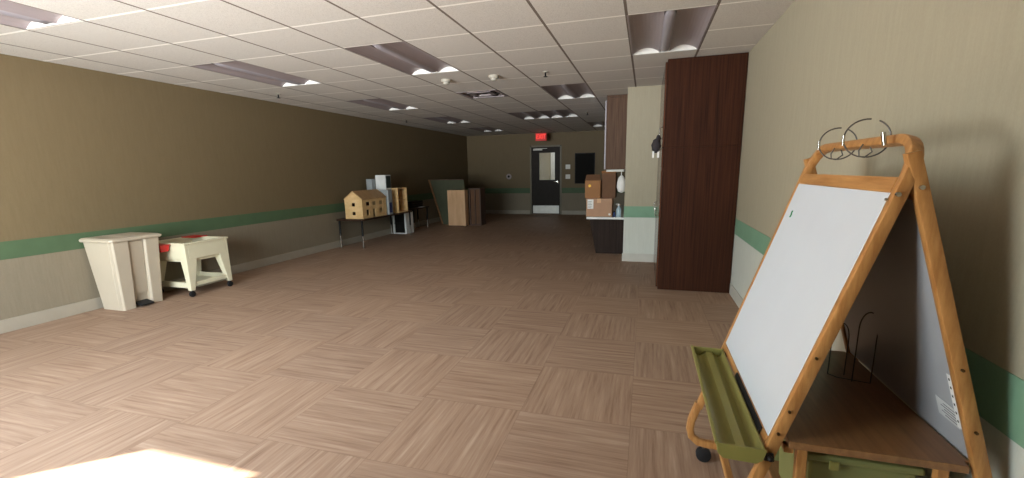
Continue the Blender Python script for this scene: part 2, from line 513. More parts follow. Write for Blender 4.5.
# ------------------------------------------------------------ ceiling fittings
def make_fixture():
    r = thing('recessed_light_fixture', (0, 0, 0), 'x', 'ceiling light', 'recessed troffer lights')
    W, L, D = .61, 1.22, .09
    m = MB()
    N = 10
    prof = []
    # two vaulted reflectors either side of the lamp basket
    x0, x1, x2, x3 = .012, .262, .348, .598
    for k in range(N+1):
        a = PI*k/N
        prof.append((x0+(x1-x0)*k/N, .004+.05*math.sin(a)**.8))
    prof2 = [(x2+(x3-x2)*k/N, .004+.05*math.sin(PI*k/N)**.8) for k in range(N+1)]
    for pr_ in (prof, prof2):
        for a, b in zip(pr_, pr_[1:]):
            m.quad([(a[0], .012, a[1]), (b[0], .012, b[1]), (b[0], L-.012, b[1]), (a[0], L-.012, a[1])])
    # outer housing keeps the plenum dark
    m.box(0.001, .012, .001, L-.001, 0.001, .13).box(W-.012, W-.001, .001, L-.001, .001, .13)
    m.box(0.001, W-.001, .001, L-.001, .115, .13)
    m.build('reflector', M['lensmauve'], r, smooth=True, recalc=False)
    m = MB()
    m.box(.012, W-.012, L-.011, L-.001, .001, .11).build('end_cap', M['trofferend'], r)
    MB().box(.012, W-.012, .001, .011, .001, .11).build('end_cap', M['trofferend'], r)
    m = MB()
    n = 10
    pts = [(x1+.0+(x2-x1)*(.5-.5*math.cos(PI*k/n)), .012-.022*math.sin(PI*k/n)) for k in range(n+1)]
    xm = (x1+x2)/2
    rr = [[m.bm.verts.new((xm+(p[0]-xm)*f, yy, .014+(p[1]-.014)*f)) for p in pts] for yy, f in ((.014, .1), (.05, .7), (.12, 1), (L-.12, 1), (L-.05, .7), (L-.014, .1))]
    for a, b in zip(rr, rr[1:]):
        for i in range(n):
            m.bm.faces.new((a[i], a[i+1], b[i+1], b[i]))
    m.build('lamp_basket', M['lensbasket'], r, smooth=True)
    return r
fx = make_fixture()
fl = {(-4.45, 1.14): 'troffer light at the top left corner of the picture, nearest of the left row',
      (-4.45, 3.58): 'troffer light over the cream cart side, second along the left row',
      (-4.45, 6.02): 'troffer light third along the left row, in front of the dollhouse table',
      (-4.45, 8.46): 'small dark troffer light fourth along the left row',
      (-4.45, 10.9): 'farthest troffer light of the left row near the back wall',
      (-2.62, 3.58): 'large mauve troffer light just before the square ceiling vent',
      (-2.62, 8.46): 'faint troffer light beyond the square vent, left one of a touching pair',
      (-2.01, 8.46): 'troffer light left of the kitchen cupboards, right one of a touching pair',
      (-1.40, 6.02): 'troffer light left of the tan partition end, nearest of its row',
      (-1.40, 10.9): 'farthest troffer light to the right above the black board',
      (-.18, 3.58): 'biggest troffer light in front of the tall walnut wardrobe'}
for k, f in enumerate(fixtures):
    o = fx if k == 0 else copy_tree(fx, (0, 0, H))
    o.location = (f[0], f[1], H); o['label'] = fl[f]

vx, vy = vents[0]
v = thing('ceiling_vent', (vx, vy, H), 'square grey return air vent between two smoke detectors and a troffer light', 'vent')
m = MB()
for a in ((.005, .605, .005, .05), (.005, .605, .56, .605), (.005, .05, .05, .56), (.56, .605, .05, .56)):
    m.box(vx+a[0], vx+a[1], vy+a[2], vy+a[3], H-.004, H+.03)
m.build('vent_frame', M['lensmauve'], v)
m = MB()
for a in ((.16, .45, .16, .17), (.16, .45, .44, .45), (.16, .17, .17, .44), (.44, .45, .17, .44)):
    m.box(vx+a[0]-.03, vx+a[1]+.03, vy+a[2]-.03, vy+a[3]+.03, H-.002, H+.02)
m.build('inner_louvre', M['lensmauve'], v)
MB().box(vx+.02, vx+.59, vy+.02, vy+.59, H+.06, H+.08).build('vent_backing', M['hole'], v)

def detector(x, y, label):
    r = thing('smoke_detector', (x, y, H), label, 'smoke detector', 'ceiling detectors')
    MB().lathe([(.06, 0), (.06, -.018), (.052, -.03)], (x, y, H)).build('detector_base', M['detector'], r, smooth=True)
    MB().lathe([(.04, -.03), (.038, -.048), (.026, -.058), (.01, -.06)], (x, y, H)).build('sensor_head', M['detector'], r, smooth=True)
detector(-2.36, 5.17, 'round white smoke detector left of the other one, before the ceiling vent')
detector(-1.75, 5.17, 'round white smoke detector right of the other one')
def sprinkler(x, y, label):
    r = thing('fire_sprinkler', (x, y, H), label, 'sprinkler', 'pendant sprinklers')
    MB().lathe([(.034, .002), (.034, 0), (.032, -.006), (.012, -.009)], (x, y, H)).build('escutcheon', M['detector'], r, smooth=True)
    m = MB(); m.cyl((x, y, H-.008), (x, y, H-.05), .009, n=10); m.cyl((x, y, H-.05), (x, y, H-.055), .024, n=14)
    m.build('sprinkler_head', M['blackmetal'], r, smooth=True)
sprinkler(-1.14, 5.2, 'small dark sprinkler head in the middle of the ceiling, nearest right one')
sprinkler(-4.88, 5.17, 'small dark sprinkler head close to the long left wall')
sprinkler(-4.88, 8.6, 'tiny sprinkler head farther along beside the long left wall')
sprinkler(-1.14, 9.0, 'tiny sprinkler head far off near the kitchen cupboards')

# exit sign
ex, ey = -2.92, 12.7
r = thing('exit_sign', (ex, ey, H), 'glowing red exit sign hanging above the black back door', 'exit sign')
MB().box(ex-.16, ex+.16, ey-.02, ey+.02, 2.17, 2.39, .006).build('sign_housing', M['exit_face'], r)
m = MB(); m.cyl((ex, ey, 2.39), (ex, ey, H), .012, n=10); m.build('sign_stem', M['blackmetal'], r)
cu = bpy.data.curves.new('letters', 'FONT'); cu.body = 'EXIT'; cu.size = .165; cu.extrude = .004; cu.align_x = 'CENTER'; cu.align_y = 'CENTER'
tmp = bpy.data.objects.new('tmp', cu); COL.objects.link(tmp)
bpy.context.view_layer.update()
me = bpy.data.meshes.new_from_object(tmp.evaluated_get(bpy.context.evaluated_depsgraph_get()))
bpy.data.objects.remove(tmp)
me.materials.append(M['exit_red'])
lt = bpy.data.objects.new('letters', me); COL.objects.link(lt); lt.parent = r
lt.rotation_euler = (PI/2, 0, 0); lt.location = (0, -.026, 2.28-H); lt.scale = (.8, 1.1, 1)

# back wall bits
m = MB(); x0, x1 = -2.02, -1.47
bd = thing('notice_board', (-1.77, YB, .95), 'large black notice board on the back wall right of the door', 'board')
MB().box(x0, x1, YB-.03, YB-.005, .95, 1.80, .004).build('board_panel', M['boardblack'], bd)
m.box(x0-.02, x0, YB-.035, YB-.004, .93, 1.82).box(x1, x1+.02, YB-.035, YB-.004, .93, 1.82).box(x0, x1, YB-.035, YB-.004, .93, .95).box(x0, x1, YB-.035, YB-.004, 1.80, 1.82)
m.build('board_frame', M['blackmetal'], bd)
for z, lb in ((1.43, 'upper pale switch plate on the back wall beside the black door'), (1.14, 'lower pale switch plate on the back wall beside the black door')):
    r = thing('switch_plate', (-2.25, YB, z), lb, 'switch plate')
    MB().box(-2.32, -2.18, YB-.012, YB-.001, z-.065, z+.065, .003).build('cover_plate', M['plate'], r)
    MB().box(-2.285, -2.265, YB-.02, YB-.012, z-.02, z+.02).build('toggle', M['labelgrey'], r)
    MB().box(-2.235, -2.215, YB-.02, YB-.012, z-.02, z+.02).build('toggle', M['labelgrey'], r)
r = thing('round_wall_device', (-4.1, YB, 1.17), 'small round grey device with dark centre on the back wall', 'wall device')
MB().cyl((-4.1, YB-.001, 1.17), (-4.1, YB-.03, 1.17), .085, bev=.006).build('device_ring', M['lensmauve'], r, smooth=True)
MB().cyl((-4.1, YB-.03, 1.17), (-4.1, YB-.045, 1.17), .035).build('device_centre', M['blackmetal'], r, smooth=True)

# ------------------------------------------------------------ wardrobe
wr = thing('tall_wardrobe', (.55, 5.8, 0), 'tall walnut brown wardrobe reaching the ceiling beside the tan partition', 'wardrobe')
m = MB(); m.box(.172, XR-.006, 5.07, YP-.006, .0, 1.5535, .001).box(.172, XR-.006, 5.07, YP-.006, 1.5545, H-.004, .001)
m.build('carcass', M['laminate'], wr)
for j in range(2):
    a, b = 5.075+j*.75, 5.075+j*.75+.745
    for z0, z1, hz in ((.03, 1.55, .82), (1.558, H-.03, 1.72)):
        d = MB().box(.150, .170, a, b, z0, z1, .002).build('door', M['laminate_door'], wr)
        y = b-.06 if (j or z0 < 1) else a+.17
        mm = MB(); mm.tube([(.150, y, hz-.06), (.125, y, hz-.055), (.122, y, hz), (.125, y, hz+.055), (.150, y, hz+.06)], .006)
        mm.build('handle', M['chrome'], d, smooth=True)
# bag hanging off a wardrobe door handle
r = thing('hanging_bag', (.10, 5.25, 1.5), 'small dark cloth bag with pale tags hanging off the wardrobe door', 'bag')
m = MB(); m.sphere((.094, 5.22, 1.585), .052, (.95, .9, 1.45)); m.sphere((.112, 5.23, 1.66), .032, (.8, 1, 1.3))
for vv in m.bm.verts:
    vv.co += Vector((random.uniform(-1, 1), random.uniform(-1, 1), random.uniform(-1, 1)))*.005
m.build('pouch', M['cloth'], r, smooth=True)
m = MB(); m.tube([(.118, 5.23, 1.69), (.119, 5.238, 1.70), (.1195, 5.245, 1.71)], .0025); m.build('drawstring', M['cloth'], r)
MB().box(.056, .076, 5.20, 5.23, 1.455, 1.525, .003).build('pale_tag', M['paper'], r)
MB().box(.108, .130, 5.21, 5.24, 1.455, 1.53, .003).build('pale_tag', M['paper'], r)

# ------------------------------------------------------------ kitchenette
kb = thing('base_cabinet', (-.57, 8.3, 0), 'dark low base cabinet under the white worktop behind the partition', 'cabinet')
MB().prism([(-.74, 0), (XP-.004, 0), (XP-.004, .555), (-.85, .555)], 'y', 7.14, 9.5, .003).build('cabinet_body', M['darklam'], kb)
kt = thing('worktop', (-.57, 8.3, .556), 'white worktop with boxes on it beside the tan partition', 'worktop')
MB().box(-.895, XP-.004, 7.12, 9.52, .5565, .592, .004).build('slab', M['counter'], kt)
MB().box(XP-.02, XP-.004, 7.12, 9.52, .593, .66, .003).build('upstand', M['counter'], kt)
ku = thing('wall_cupboard', (-.45, 8.3, 1.33), 'brown wall cupboard above the boxes, hung up to the ceiling', 'cupboard')
MB().box(-.61, XP-.004, 7.12, 9.5, 1.335, 2.40, .003).build('cupboard_box', M['laminate2'], ku)
for k in range(4):
    d = MB().box(-.634, -.614, 7.125+k*.594, 7.125+k*.594+.588, 1.34, 2.36, .002).build('cupboard_door', M['lensbasket'], ku)
    mm = MB(); mm.tube([(-.634, 7.65+k*.594, 1.42), (-.655, 7.65+k*.594, 1.43), (-.655, 7.65+k*.594, 1.52), (-.634, 7.65+k*.594, 1.53)], .005)
    mm.build('handle', M['chrome'], d, smooth=True)
MB().box(-.60, -.33, 7.15, 7.5, 1.30, 1.333, .003).build('under_cupboard_light', M['plate'], ku)
MB().box(-.61, XP-.004, 7.12, 9.5, 2.402, 2.436).build('filler_panel', M['laminate2'], ku)

def carton(name, x0, x1, y0, y1, z0, z1, mat, label, tape=True):
    r = thing(name, ((x0+x1)/2, (y0+y1)/2, z0), label, 'box')
    MB().box(x0, x1, y0, y1, z0, z1, .006).build('box_body', mat, r)
    if tape:
        m = MB(); c = (x0+x1)/2
        m.box(c-.03, c+.03, y0-.0015, y0-.0003, z1-.07, z1-.002).box(c-.03, c+.03, y0-.001, y1, z1+.0003, z1+.001)
        m.build('packing_tape', M['tanpanel'], r)
    return r
b1 = carton('cardboard_box', -.905, -.50, 7.15, 7.55, .593, .885, M['card'], 'light brown cardboard box with a white shipping label, lower box on the worktop')
MB().box(-.885, -.79, 7.147, 7.1495, .72, .87).build('shipping_label', M['paper'], b1)
m = MB()
for k in range(5): m.box(-.875, -.875+.05+.006*(k % 3), 7.1455, 7.1465, .735+.025*k, .741+.025*k)
m.build('label_print', M['print'], b1)
MB().cyl((-.535, 7.147, .635), (-.535, 7.1495, .635), .018).build('round_sticker', M['paper'], b1)
b2 = carton('cardboard_box', -.93, -.685, 7.16, 7.50, .888, 1.17, M['card3'], 'golden brown cardboard box with a yellow dot, stacked on the lower box', False)
MB().cyl((-.855, 7.157, 1.085), (-.855, 7.1595, 1.085), .022).build('yellow_dot', M['yellow'], b2)
m = MB()
m.hull([(-.93, 7.17, 1.172), (-.685, 7.17, 1.172), (-.685, 7.176, 1.172), (-.93, 7.176, 1.172)],
       [(-.92, 7.25, 1.26), (-.70, 7.25, 1.26), (-.70, 7.256, 1.26), (-.92, 7.256, 1.26)])
m.build('open_flap', M['card2'], b2)
b3 = carton('cardboard_box', -.675, -.455, 7.22, 7.60, .888, 1.28, M['card2'], 'dark brown open cardboard box standing right of the yellow dotted box', False)
m = MB()
m.hull([(-.675, 7.225, 1.281), (-.455, 7.225, 1.281), (-.455, 7.231, 1.281), (-.675, 7.231, 1.281)],
       [(-.68, 7.19, 1.315), (-.46, 7.19, 1.325), (-.46, 7.196, 1.325), (-.68, 7.196, 1.315)])
m.build('open_flap', M['card3'], b3)
r = thing('plastic_bag', (-.385, 7.2, .97), 'white plastic bag hanging beneath the wall cupboard by the partition edge', 'bag')
m = MB(); m.lathe([(.01, .0), (.05, .02), (.068, .09), (.064, .18), (.045, .235), (.018, .27)], (-.368, 7.2, .97), 14)
for vv in m.bm.verts:
    vv.co += Vector((random.uniform(-1, 1), random.uniform(-1, 1), 0))*.006
m.build('bag_body', M['paper'], r, smooth=True)
m = MB(); m.tube([(-.368, 7.2, 1.235), (-.37, 7.2, 1.28), (-.368, 7.2, 1.300)], .005); m.build('bag_loop', M['paper'], r)
r = thing('soap_bottle', (-.40, 7.2, .593), 'pale blue bottle standing on the worktop right of the boxes', 'bottle')
m = MB(); m.lathe([(.036, 0), (.04, .01), (.04, .11), (.03, .145), (.014, .16), (.014, .175)], (-.395, 7.2, .593)); m.build('bottle_body', M['clear'], r, smooth=True)
m = MB(); m.cyl((-.395, 7.2, .768), (-.395, 7.2, .79), .018); m.box(-.44, -.385, 7.19, 7.21, .79, .80, .003); m.build('pump_cap', M['paper'], r, smooth=True)
r = thing('soap_bottle', (-.462, 7.17, .593), 'tiny dark blue bottle in front of the pale blue bottle', 'bottle')
m = MB(); m.lathe([(.018, 0), (.02, .01), (.02, .06), (.01, .08)], (-.462, 7.17, .593)); m.build('bottle_body', M['blue'], r, smooth=True)
m = MB(); m.cyl((-.462, 7.17, .673), (-.462, 7.17, .69), .011); m.build('bottle_cap', M['blackmetal'], r, smooth=True)

# ------------------------------------------------------------ step-on bin
bn = thing('pedal_bin', (-5.25, 3.2, 0), 'tall beige pedal bin with a flat lid standing against the left wall', 'bin')
yb0, yb1 = 2.955, 3.43
def ringrect(x0, x1, y0, y1, z, c):
    return [(x0, y0+c, z), (x0+c*.3, y0, z), (x1-c, y0, z), (x1, y0+c, z), (x1, y1-c, z), (x1-c, y1, z), (x0+c*.3, y1, z), (x0, y1-c, z)]
def loft(m, rings):
    R = [[m.bm.verts.new(p) for p in q] for q in rings]
    for a, b in zip(R, R[1:]):
        for i in range(len(a)):
            m.bm.faces.new((a[i], a[(i+1) % len(a)], b[(i+1) % len(b)], b[i]))
    m.bm.faces.new(R[0][::-1]); m.bm.faces.new(R[-1])
    return m
# body in three columns so that the pedal recess is real: two front pillars and a recessed centre panel
m = MB()
zt = .715
loft(m, [ringrect(-5.40, -5.16, 3.0, 3.395, .0, .01), ringrect(-5.45, -5.085, yb0+.01, yb1-.01, zt, .01)])
for a0, a1, b0, b1 in ((3.0, 3.125, yb0+.01, 3.125), (3.275, 3.395, 3.265, yb1-.01)):
    loft(m, [ringrect(-5.165, -5.10, a0, a1, .0, .014), ringrect(-5.09, -5.035, b0, b1, zt, .014)])
m.build('bin_body', M['binplastic'], bn)
m = MB()
loft(m, [ringrect(-5.16, -5.125, 3.13, 3.27, .14, .003), ringrect(-5.09, -5.055, 3.13, 3.26, zt-.01, .003)])
m.build('centre_panel', M['binplastic'], bn)
m = MB()
loft(m, [ringrect(-5.465, -5.02, yb0-.005, yb1+.005, zt+.001, .02), ringrect(-5.468, -5.01, yb0-.014, yb1+.014, zt+.012, .02),
         ringrect(-5.468, -5.01, yb0-.014, yb1+.014, zt+.028, .02), ringrect(-5.465, -5.03, yb0+.01, yb1-.01, zt+.042, .02)])
lid = m.build('bin_lid', M['binplastic'], bn)
MB().box(-5.40, -5.12, 3.12, 3.27, zt+.0425, zt+.048, .003).build('lid_panel', M['binplastic'], lid)
m = MB(); m.prism([(-5.158, .03), (-5.05, .012), (-5.045, .03), (-5.158, .055)], 'y', 3.14, 3.265, .004)
m.build('pedal', M['black'], bn)

# ------------------------------------------------------------ cream activity cart
ct = thing('activity_cart', (-5.15, 3.8, 0), 'cream plastic activity cart on casters with a red tray, beside the bin', 'cart')
X0, X1, Y0, Y1, ZT = -5.44, -4.885, 3.56, 4.09, .60
m = MB()
m.box(X0, X1, Y0, Y0+.03, .43, ZT, .006).box(X0, X1, Y1-.03, Y1, .43, ZT, .006)
m.box(X0, X0+.03, Y0+.03, Y1-.03, .43, ZT, .006).box(X1-.03, X1, Y0+.03, Y1-.03, .43, ZT, .006)
m.box(X0+.03, X1-.03, Y0+.03, Y1-.03, .40, .43)
m.build('basin', M['cart'], ct)
m = MB()
m.box(X0-.01, X1+.012, Y0-.012, Y0+.04, ZT, ZT+.02, .006).box(X0-.01, X1+.012, Y1-.04, Y1+.012, ZT, ZT+.02, .006)
m.box(X0-.01, X0+.04, Y0+.04, Y1-.04, ZT, ZT+.02, .006).box(X1-.04, X1+.012, Y0+.04, Y1-.04, ZT, ZT+.02, .006)
m.build('basin_rim', M['cart'], ct)
for sx, sy in ((X1, Y0), (X1, Y1), (X0, Y0), (X0, Y1)):
    dx = -1 if sx == X1 else 1; dy = 1 if sy == Y0 else -1
    m = MB()
    top = [(sx+dx*.002, sy+dy*.002, .44), (sx+dx*.002, sy+dy*.125, .44), (sx+dx*.10, sy+dy*.125, .44), (sx+dx*.10, sy+dy*.002, .44)]
    ox, oy = sx-dx*0, sy-dy*.0
    bot = [(ox, oy, .075), (ox, oy+dy*.05, .075), (ox+dx*.05, oy+dy*.05, .075), (ox+dx*.05, oy, .075)]
    m.hull(bot, top, .004)
    m.build('leg', M['cart'], ct)
    c = MB(); c.cyl((ox+dx*.025-.012, oy+dy*.025, .034), (ox+dx*.025+.012, oy+dy*.025, .034), .034, n=20, bev=.004)
    c.cyl((ox+dx*.025, oy+dy*.025, .05), (ox+dx*.025, oy+dy*.025, .0745), .012)
    c.build('caster', M['black'], ct, smooth=True)
m = MB(); m.box(X0+.03, X1-.012, Y0+.02, Y1-.02, .10, .115)
m.box(X0+.03, X1-.012, Y0+.012, Y0+.03, .10, .165, .003).box(X0+.03, X1-.012, Y1-.03, Y1-.012, .10, .165, .003).box(X1-.03, X1-.012, Y0+.03, Y1-.03, .10, .165, .003)
m.build('lower_shelf', M['cart'], ct)
rt = thing('red_tray', (-5.2, 3.5, .5), 'red plastic tray hooked on the near end of the cream cart', 'tray')
m = MB(); m.box(-5.40, -5.08, 3.44, 3.545, .53, .60, .008, taper=(.9, .8)); m.build('tray_tub', M['red'], rt)
m = MB(); m.box(-5.415, -5.065, 3.43, 3.546, .60, .61, .004); m.build('tray_rim', M['red'], rt)
m = MB(); m.box(-5.42, -5.20, 3.93, 4.10, ZT+.0205, ZT+.030, .004); tag(m.build('lid', M['red'], ct), 'flat red lid at the back corner')

# ------------------------------------------------------------ left tables
def table(x0, x1, y0, y1, z, label, chromez=.22):
    r = thing('low_table', ((x0+x1)/2, (y0+y1)/2, 0), label, 'table')
    m = MB(); c = .05
    m.prism([(x0+c, y0), (x1-c, y0), (x1, y0+c), (x1, y1-c), (x1-c, y1), (x0+c, y1), (x0, y1-c), (x0, y0+c)], 'z', z-.028, z, .004)
    m.build('table_top', M['tabletop'], r)
    for x in (x0+.06, x1-.06):
        for y in (y0+.06, y1-.06):
            l = MB().cyl((x, y, chromez), (x, y, z-.029), .018).build('leg', M['blackmetal'], r, smooth=True)
            m = MB().cyl((x, y, .02), (x, y, chromez+.02), .014); m.cyl((x, y, 0), (x, y, .02), .022)
            o = m.build('leg_foot', M['chrome'], l, smooth=True); o.matrix_parent_inverse = Matrix.Translation((0, 0, 0)) @ Matrix.Translation(-r.location) if False else Matrix.Identity(4)
    return r
TZ = .53
table(-5.46, -4.86, 6.78, 8.62, TZ, 'low dark table with chrome feet carrying the wooden dollhouse')
table(-5.46, -5.08, 9.05, 9.85, .53, 'low black table in the shade behind the dollhouse table', .2)

# dollhouse
dh = thing('dollhouse', (-5.1, 7.2, TZ), 'pale wooden dollhouse with a pitched roof and square windows', 'dollhouse')
hx0, hx1, hy0, hy1, hz0, hz1, hr = -5.28, -4.91, 6.88, 7.66, TZ+.001, TZ+.36, TZ+.49
hm = (hx0+hx1)/2
# gable walls with window openings: frames built as panels round the holes
def wallpanel(m, a0, a1, z0, z1, holes, place, th):
    """grid panel leaving rectangular holes; place(a, t, z)->point"""
    As = sorted({a0, a1, *[h[0] for h in holes], *[h[1] for h in holes]})
    Zs = sorted({z0, z1, *[h[2] for h in holes], *[h[3] for h in holes]})
    for a, b in zip(As, As[1:]):
        for c, d in zip(Zs, Zs[1:]):
            if any(h[0]-1e-6 <= a and b <= h[1]+1e-6 and h[2]-1e-6 <= c and d <= h[3]+1e-6 for h in holes): continue
            p, q = place(a, 0, c), place(b, th, d)
            m.box(min(p[0], q[0]), max(p[0], q[0]), min(p[1], q[1]), max(p[1], q[1]), c, d)
gm = MB()
gh = [(hm-.035, hm+.03, TZ+.07, TZ+.13), (hm-.035, hm+.03, TZ+.23, TZ+.29)]
wallpanel(gm, hx0, hx1, hz0, hz1, gh, lambda a, t, z: (a, hy0+t, z), .012)
gm.prism([(hx0, hz1), (hx1, hz1), (hm, hr)], 'y', hy0, hy0+.012)
gm.build('gable_wall', M['birch'], dh)
gm = MB().prism([(hx0, hz0), (hx1, hz0), (hx1, hz1), (hm, hr), (hx0, hz1)], 'y', hy1-.012, hy1)
gm.build('gable_wall', M['birch'], dh)
fm = MB()
fh = []
for k, yy in enumerate((7.0, 7.2, 7.42)):
    fh.append((yy, yy+.11, TZ+.23, TZ+.30))
fh += [(7.0, 7.08, TZ+.05, TZ+.16), (7.2, 7.28, TZ+.001, TZ+.16), (7.42, 7.53, TZ+.07, TZ+.16)]
wallpanel(fm, hy0+.012, hy1-.012, hz0, hz1, fh, lambda a, t, z: (hx1-t, a, z), .012)
fm.box(hx0, hx0+.012, hy0+.012, hy1-.012, hz0, hz1)
fm.box(hx0+.012, hx1-.012, hy0+.012, hy1-.012, hz0, hz0+.01).box(hx0+.012, hx1-.012, hy0+.012, hy1-.012, TZ+.185, TZ+.195)
fm.build('front_wall', M['birch'], dh)
for s in (-1, 1):
    rm = MB()
    xe = hm+s*((hx1-hx0)/2+.012)
    rm.prism([(hm, hr+.004), (xe, hz1-.012), (xe, hz1+.002), (hm, hr+.018)], 'y', hy0-.006, hy1+.006)
    rm.build('roof_panel', M['roofwood'], dh)
MB().box(hx0+.02, hx0+.03, hy0+.03, hy1-.03, hz0+.012, hz1-.01).build('dark_backing', M['hole'], dh)

# boxes behind the dollhouse
def shelfbox(name, x0, x1, y0, y1, z0, z1, mat, inner, label, cat):
    """open-fronted box facing the room (+x): shell and a recessed back"""
    r = thing(name, ((x0+x1)/2, (y0+y1)/2, z0), label, cat)
    t = .02; m = MB()
    m.box(x0, x1, y0, y0+t, z0, z1).box(x0, x1, y1-t, y1, z0, z1).box(x0, x1, y0+t, y1-t, z0, z0+t).box(x0, x1, y0+t, y1-t, z1-t, z1)
    m.build('shell', mat, r)
    MB().box(x0+.001, x0+.02, y0+t, y1-t, z0+t, z1-t).build('back_panel', inner, r)
    MB().box(x0+.02, x1-.03, y0+t, y1-t, (z0+z1)/2-.006, (z0+z1)/2+.006).build('inner_shelf', mat, r)
    return r
r = thing('storage_box', (-5.4, 7.77, TZ), 'small pale grey box behind the dollhouse next to the taller white one', 'box')
MB().box(-5.37, -5.24, 7.72, 7.83, TZ+.001, 1.22, .004).build('box_body', M['paleblue'], r)
MB().box(-5.372, -5.238, 7.718, 7.832, 1.221, 1.235, .003).build('box_lid', M['paleblue'], r)
r = thing('storage_cabinet', (-5.2, 7.95, TZ), 'tall white box with a dark glassy side standing behind the dollhouse', 'cabinet')
MB().box(-5.235, -5.005, 7.84, 8.04, TZ+.001, 1.31, .004).build('cabinet_shell', M['counter'], r)
m = MB(); m.box(-5.004, -4.998, 7.86, 8.02, TZ+.52, 1.29); m.build('dark_door', M['darkgreen'], r)
r = thing('storage_crate', (-4.98, 7.78, TZ), 'grey crate with a dark blue panel, right of the dollhouse', 'crate')
MB().box(-5.04, -4.87, 7.69, 7.83, TZ+.001, 1.02, .004).build('crate_body', M['paleblue'], r)
MB().box(-4.869, -4.866, 7.71, 7.80, TZ+.04, TZ+.24).build('blue_panel', M['blue'], r)
shelfbox('wooden_crate', -5.06, -4.872, 8.05, 8.42, TZ+.001, 1.04, M['birch'], M['card3'], 'pale plywood crate standing upright at the far end of the dollhouse table', 'crate')
r = thing('white_shelf_unit', (-5.25, 8.85, 0), 'small white open shelf unit on the floor at the far end of the dollhouse table', 'shelf')
m = MB(); m.box(-5.42, -5.38, 8.66, 8.98, 0, .48).box(-5.12, -5.08, 8.66, 8.98, 0, .48).box(-5.38, -5.12, 8.66, 8.98, .46, .48).box(-5.38, -5.12, 8.66, 8.98, 0, .02)
m.build('shelf_shell', M['counter'], r)
MB().box(-5.38, -5.12, 8.69, 8.71, .02, .46).build('dark_back', M['boardblack'], r)
MB().box(-5.38, -5.12, 8.66, 8.689, .23, .245).build('inner_shelf', M['boardblack'], r)
r = thing('stacked_trays', (-5.35, 9.5, .53), 'dark stack of trays on the shaded black table', 'trays')
for k in range(3):
    MB().box(-5.44, -5.22, 9.2, 9.75, .531+k*.05, .531+k*.05+.045, .006).build('tray', M['blackmetal'], r)
r = thing('paper_sheet', (-5.28, 9.1, .53), 'small white sheet at the edge of the shaded black table', 'paper')
MB().box(-5.20, -5.09, 9.45, 9.62, .5305, .536).build('sheet', M['paper'], r)

# leaning boards and panels
r = thing('leaning_display_board', (-4.9, 10.6, 0), 'large dull green board with a brown edge leaning beside the tan cabinet', 'board')
bx = MB()
# parallelogram panel leaning to the wall: bottom out at x=-5.05, top at x=-5.40
bx.prism([(-5.02, .002), (-4.30, .002), (-4.42, 1.14), (-5.36, 1.14)], 'y', 10.45, 10.48)
bx.build('green_panel', M['panelgreen'], r)
m = MB(); m.prism([(-5.055, .001), (-5.02, .001), (-5.36, 1.155), (-5.40, 1.155)], 'y', 10.43, 10.50)
m.build('board_edge', M['shelfwood'], r)
m = MB(); m.prism([(-5.36, 1.142), (-4.42, 1.142), (-4.42, 1.16), (-5.36, 1.16)], 'y', 10.44, 10.49); m.build('top_edge', M['browndark'], r)
r = thing('panel_cabinet', (-4.5, 10.2, 0), 'pale tan wooden cabinet standing upright near the back corner', 'cabinet')
MB().box(-4.73, -4.26, 10.12, 10.32, .02, .90, .004).build('cabinet_body', M['tanpanel'], r)
MB().box(-4.71, -4.28, 10.14, 10.30, 0, .0195).build('plinth', M['browndark'], r)
r = thing('brown_bookcase', (-4.1, 10.6, 0), 'dark brown narrow bookcase right of the tan cabinet', 'bookcase')
m = MB(); m.box(-4.25, -4.22, 10.36, 10.7, 0, .93).box(-3.97, -3.94, 10.36, 10.7, 0, .93).box(-4.22, -3.97, 10.36, 10.7, .90, .93).box(-4.22, -3.97, 10.36, 10.7, .0, .04)
m.build('bookcase_shell', M['browndark'], r)
MB().box(-4.22, -3.97, 10.40, 10.42, .04, .90).build('back_panel', M['card2'], r)
MB().box(-4.11, -4.085, 10.37, 10.399, .04, .90).build('divider', M['browndark'], r)

# ------------------------------------------------------------ easel
ez = thing('teaching_easel', (.6, 1.72, 0), 'bamboo mobile easel with a whiteboard and olive tray beside the right wall', 'easel')
TH = math.radians(19)
def P(y, t, off=0):     # point in the front plane; off = outward (towards -x)
    return Vector((.665-t*math.sin(TH)-off*math.cos(TH), y, 1.41-t*math.cos(TH)+off*math.sin(TH)))
NF = Vector((-math.cos(TH), 0, math.sin(TH)))
YN, YFR, YI0, YI1 = 1.339, 2.095, 1.3535, 2.081
R = .11
def corner(cy, ct_, a0, a1, r, n=8):
    return [P(cy+r*math.cos(a0+(a1-a0)*k/n), ct_-r*math.sin(a0+(a1-a0)*k/n)) for k in range(n+1)]
# front frame: post - arc - bar - arc - post
pts = [P(YN, 1.22), P(YN, .9), P(YN, .5)]
pts += corner(YN+R, R, PI, PI/2, R)
pts += [P((YN+YFR)/2, 0)]
pts += corner(YFR-R, R, PI/2, 0, R)
pts += [P(YFR, .5), P(YFR, .9), P(YFR, 1.22)]
MB().strip([p-NF*.006 for p in pts], NF, .027, .031, .005).build('front_frame', M['bamboo'], ez, smooth=True)
def bar(m, t0, t1, off0, off1, y0, y1):
    a = [P(y0, t0, off0), P(y0, t1, off0), P(y0, t1, off1), P(y0, t0, off1)]
    b = [P(y1, t0, off0), P(y1, t1, off0), P(y1, t1, off1), P(y1, t0, off1)]
    return m.hull(a, b, .002)
bar(MB(), .108, .150, -.014, .0092, YI0, YI1).build('top_rail', M['bamboo_y'], ez)
bar(MB(), .888, .912, -.014, .0092, YI0, YI1).build('bottom_rail', M['bamboo_y'], ez)
